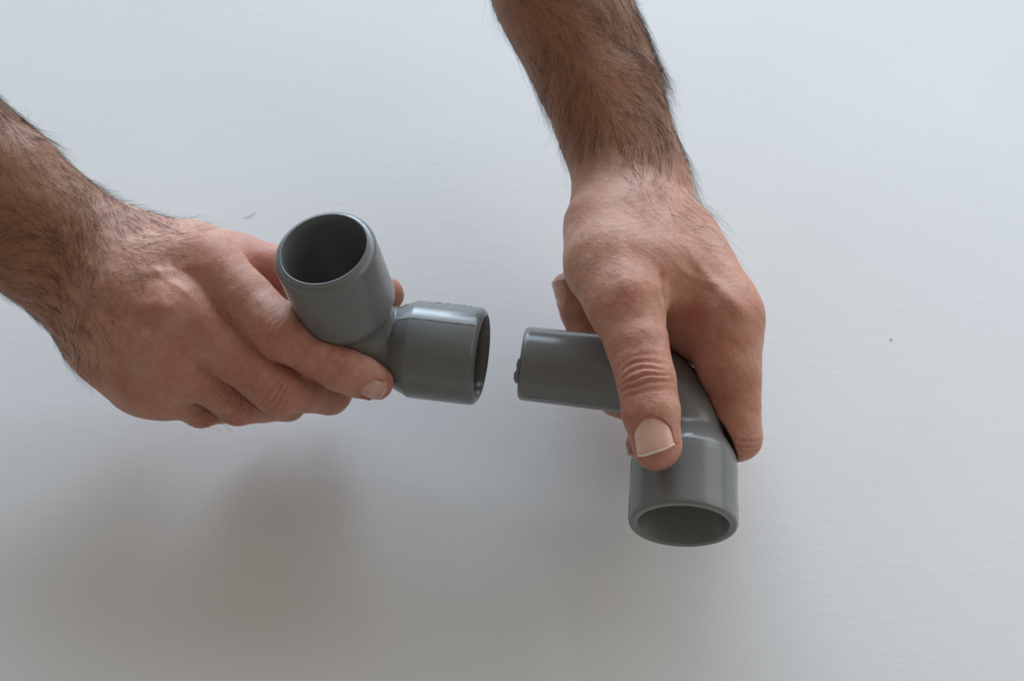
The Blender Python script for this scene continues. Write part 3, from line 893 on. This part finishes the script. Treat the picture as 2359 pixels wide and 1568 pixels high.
# ---- the hand that comes in from the left and holds the upright elbow
def hand_left():
    H = Hand()
    w = P(225, 628, 50); e = P(-10, 460, 72); e2 = P(-330, 230, 98); e3 = P(-800, -80, 134); mid = P(110, 550, 60)
    nd = nrm([-0.05, -0.30, 0.95])
    fl = (nrm([0.30, -0.66, 0.55]), 1.34)
    H.palm.append(([e3, e2, e, mid, w], [45, 39.5, 31.6, 28.7, 27.5], 12, fl))
    carp = P(305, 700, 50)
    H.palm.append(([w, carp], [28.0, 30.0], 10, (nd, 1.4)))
    mI, mM, mR, mL = P(482, 610, 68), P(412, 715, 66), P(370, 800, 56), P(345, 870, 42)
    H.palm.append(([P(300, 625, 60), mI], [14, 12.0], 11, None))
    H.palm.append(([P(285, 680, 58), mM], [14, 12.0], 11, None))
    H.palm.append(([P(285, 730, 50), mR], [14, 12], 11, None))
    H.palm.append(([P(280, 770, 42), mL], [14, 11.5], 11, None))
    # web of skin between the finger roots
    H.palm.append(([P(505, 655, 60), P(455, 765, 56), P(412, 850, 46), P(385, 910, 34)], [10.5, 11, 10.5, 9.5], 9, None))
    tm, ti, tt = P(545, 610, 44), P(720, 650, 43), P(888, 677, 45)
    H.palm.append(([P(320, 590, 46), P(440, 590, 46), tm], [17, 15, 12.5], 10, None))
    H.palm.append(([P(380, 650, 44), P(500, 660, 46)], [18, 13], 10, None))
    H.palm.append(([P(320, 720, 32), P(400, 800, 30)], [20, 16], 10, None))
    H.palm.append(([P(240, 775, 38), P(320, 870, 34)], [17, 15], 10, None))
    H.fingers.append(([tm, P(630, 622, 44), ti, P(800, 662, 44), tt], [12.0, 10.6, 10.6, 9.3, 7.4], 1))
    iP, iD, iT = P(655, 772, 66), P(785, 846, 56), P(862, 879, 47)
    H.fingers.append((*finger_pts(mI, iP, iD, iT, (12.0, 10.4, 9.0, 7.6)), 1))
    mP, mD, mT = P(640, 893, 47), P(758, 902, 26), P(775, 860, 12)
    H.fingers.append((*finger_pts(mM, mP, mD, mT, (12.0, 10.6, 9.2, 7.4)), 1))
    rP, rD, rT = P(548, 922, 33), P(660, 922, 14), P(730, 850, 10)
    H.fingers.append((*finger_pts(mR, rP, rD, rT, (11.4, 10.0, 8.6, 7.2)), 1))
    lP, lD, lT = P(462, 930, 23), P(560, 925, 9), P(640, 870, 9)
    H.fingers.append((*finger_pts(mL, lP, lD, lT, (10.4, 9.0, 7.8, 6.8)), 1))
    n_i = nrm([0.05, -0.62, 0.78])
    H.joints.append(joint(mI, iP, iD, 10, 0.55, [(a, b * 0.4, c, d) for a, b, c, d in LN], nrm(dorsal(mI, iP, iD) + n_i)))
    H.joints.append(joint(iP, iD, iT, 8.6, 0.3, [(-1.5, 0.22, 0.5, 0.05), (0.3, 0.25, 0.5, 0), (2.0, 0.2, 0.5, -0.05)], n_i))
    H.joints.append(joint(mM, mP, mD, 10.4, 0.6, [(-5.0, 0.3, 0.6, 0.12), (-2.6, 0.45, 0.6, 0.08), (-0.2, 0.5, 0.6, 0.02), (2.2, 0.45, 0.6, -0.06), (4.6, 0.3, 0.6, -0.1)], nrm(dorsal(mM, mP, mD) + np.array([-0.1, -0.75, 0.55]))))
    H.joints.append(joint(mR, rP, rD, 9.8, 0.4))
    H.joints.append(joint(mL, lP, lD, 8.6, 0.4))
    H.nails.append(nail_for(iD, iT, nrm([-0.10, -0.84, 0.52]), 7.7, 10.2, 10.4, back=7.0, slope=-0.08, rn=6.2, tipc=0.2))
    H.flush = [(mI + np.array([0, 0, 9.0]), 14, 0.3), (mM + np.array([0, 0, 9.0]), 13, 0.3), (P(585, 600, 55), 16, 0.55), (tt, 9, 0.7), (P(520, 830, 60), 26, 0.3)]
    H.cords = [(P(330, 640, 74), P(470, 605, 82), 3.0, 0.9), (P(300, 700, 70), P(400, 712, 78), 3.0, 0.8), (P(290, 745, 66), P(365, 795, 70), 3.0, 0.6),
               (P(300, 590, 66), P(385, 640, 80), 1.6, 0.55), (P(385, 640, 80), P(450, 690, 78), 1.6, 0.5), (P(320, 760, 66), P(430, 800, 68), 1.6, 0.5), (P(385, 640, 80), P(400, 560, 66), 1.5, 0.45)]
    H.folds = [([P(210, 500, 74), P(230, 492, 74), P(268, 478, 70)], 0.7, 0.9)]
    return H, dict(w=w, e=e)

def bounds(H, lo_x, hi_x, hi_y):
    pts = []
    for c in H.palm: pts += [p - r - 3 for p, r in zip(c[0], c[1])] + [p + r + 3 for p, r in zip(c[0], c[1])]
    for c in H.fingers: pts += [p - r - 3 for p, r in zip(c[0], c[1])] + [p + r + 3 for p, r in zip(c[0], c[1])]
    pts = np.array(pts); lo, hi = pts.min(0), pts.max(0)
    lo[2] = max(lo[2], -1.5)
    lo[0] = max(lo[0], lo_x); hi[0] = min(hi[0], hi_x); hi[1] = min(hi[1], hi_y)
    return lo, hi

HT, kt = hand_top()
lo, hi = bounds(HT, -1e9, 1e9, P(1160, -620, 138)[1])
axis = nrm(kt['e'] - kt['w'])
ot, Vt, Nt, Ft = build_hand(HT, "hand", "hand reaching in from the top, thumb with broad nail pressed along the swept elbow", lo, hi, fitting_b_d, (kt['w'], axis, -18.0, 30.0), 11)
s = (Vt - kt['w']) @ axis
side = nrm(np.cross(axis, [0, 0, 1]))
def dens_top(V, N, s):
    d = np.clip((s + 14) / 26, 0, 1)
    d *= 0.35 + 0.65 * np.clip(N @ nrm([0.45, -0.15, 0.85]) + 0.35, 0, 1)
    d *= np.clip(0.75 + 0.45 * Waves(0.10, 8, 5)(V), 0.12, 1.6)
    left = (V - kt['w']) @ np.array([1.0, 0, 0])
    d *= np.where((s < 16) & (left < -8), 0.0, 1.0)
    d += 0.22 * np.clip((s + 52) / 30, 0, 1) * np.clip((left - 4) / 10, 0, 1) * (N[:, 2] > -0.3)
    d += 0.45 * np.clip((s + 26) / 20, 0, 1) * np.exp(-((left - 4) / 11) ** 2) * (N[:, 2] > 0)
    return d + 1e-9
tip_dir = -axis
def flow_top(b, n):
    across = np.clip((b - kt['w'])[:, 0] / 25.0, -1, 1)
    return tip_dir[None] + np.outer(0.25 + 0.30 * across, [0.8, -0.35, -0.25])
grow_hair("arm_hair", ot, Vt, Nt, dens_top(Vt, Nt, s), flow_top, lambda b: 15.5 + 0 * b[:, 0], 0.043, 6000, 21)

HL, kl = hand_left()
lo, hi = bounds(HL, P(-560, 80, 116)[0], 1e9, 1e9)
axis2 = nrm(kl['e'] - kl['w'])
ol, Vl, Nl, Fl = build_hand(HL, "hand", "hand reaching in from the left, index finger along the elbow with upright socket", lo, hi, fitting_a_d, (kl['w'], axis2, -10.0, 30.0), 31)
s2 = (Vl - kl['w']) @ axis2
def dens_left(V, N, s):
    d = np.clip((s + 26) / 34, 0, 1)
    d *= 0.45 + 0.55 * np.clip(N @ nrm([0.0, 0.2, 0.95]) + 0.5, 0, 1)
    d *= np.clip(0.8 + 0.4 * Waves(0.10, 8, 6)(V), 0.15, 1.6)
    return d + 1e-9
def flow_left(b, n):
    return (-axis2)[None] + np.outer(np.full(len(b), 0.55), [0.25, -0.9, 0.1])
grow_hair("arm_hair", ol, Vl, Nl, dens_left(Vl, Nl, s2), flow_left, lambda b: 10.5 + 0 * b[:, 0], 0.046, 9000, 41)
def dens_fingers(V, N):
    d = np.zeros(len(V))
    for (px, py, h, r) in ((560, 905, 45, 7.0), (470, 955, 30, 6.0), (600, 850, 66, 7.0)):
        d += np.exp(-(np.linalg.norm(V - P(px, py, h), axis=1) / r) ** 2) * (0.35 if py < 860 else 1.0)
    return d * (N @ nrm([0, -0.6, 0.8]) > -0.2) + 1e-9
grow_hair("finger_hair", ol, Vl, Nl, dens_fingers(Vl, Nl), lambda b, n: np.tile(nrm([0.8, -0.55, -0.2]), (len(b), 1)), lambda b: 6.0 + 0 * b[:, 0], 0.04, 170, 51, 0.3)

# ------------------------------------------------------------------ small things on the table
def strand(name, pts, r, mat):
    pts = [np.asarray(p, float) for p in pts]
    Q = []
    for i in range(len(pts) - 1):
        p0 = pts[max(i - 1, 0)]; p1 = pts[i]; p2 = pts[i + 1]; p3 = pts[min(i + 2, len(pts) - 1)]
        for t in np.linspace(0, 1, 8, endpoint=False):
            Q.append(0.5 * ((2 * p1) + (-p0 + p2) * t + (2 * p0 - 5 * p1 + 4 * p2 - p3) * t * t + (-p0 + 3 * p1 - 3 * p2 + p3) * t ** 3))
    Q.append(pts[-1])
    sec = []
    for i, c in enumerate(Q):
        t = nrm(Q[min(i + 1, len(Q) - 1)] - Q[max(i - 1, 0)])
        u, v = frame_for(t, np.array([0, 0, 1.0]))
        k = i / (len(Q) - 1); rr = r * min(1, 0.35 + 3 * k, 0.25 + 2.2 * (1 - k))
        sec.append((c, u, v, rr, rr))
    V, F = sweep(sec, 6)
    return mesh_obj(name, V, F, mat)
tag(strand("fallen_hair", [P(559, 502, TZ + 0.1), P(571, 500, TZ + 0.25), P(581, 495, TZ + 0.25), P(589, 487, TZ + 0.1)], 0.08, M_STRAY), "short curved loose hair lying on the white board above the left hand", "hair")

def crumb(px, py, r, label, seed):
    rr = np.random.default_rng(seed)
    c = P(px, py, TZ + r * 0.5); vs = []; fs = []
    n, m = 10, 6
    for j in range(m + 1):
        ph = math.pi * j / m
        for i in range(n):
            a = 2 * math.pi * i / n
            k = r * rr.uniform(0.7, 1.25)
            vs.append(c + np.array([math.cos(a) * math.sin(ph) * k, math.sin(a) * math.sin(ph) * k, max(math.cos(ph) * k * 0.6, -r * 0.49)]))
    for j in range(m):
        for i in range(n): fs.append([j * n + i, j * n + (i + 1) % n, (j + 1) * n + (i + 1) % n, (j + 1) * n + i])
    tag(mesh_obj("crumb", vs, fs, M_SPECK), label, "crumb", "crumbs on the board")
crumb(2052, 782, 0.38, "tiny dark crumb on the bare board right of the hands", 1)
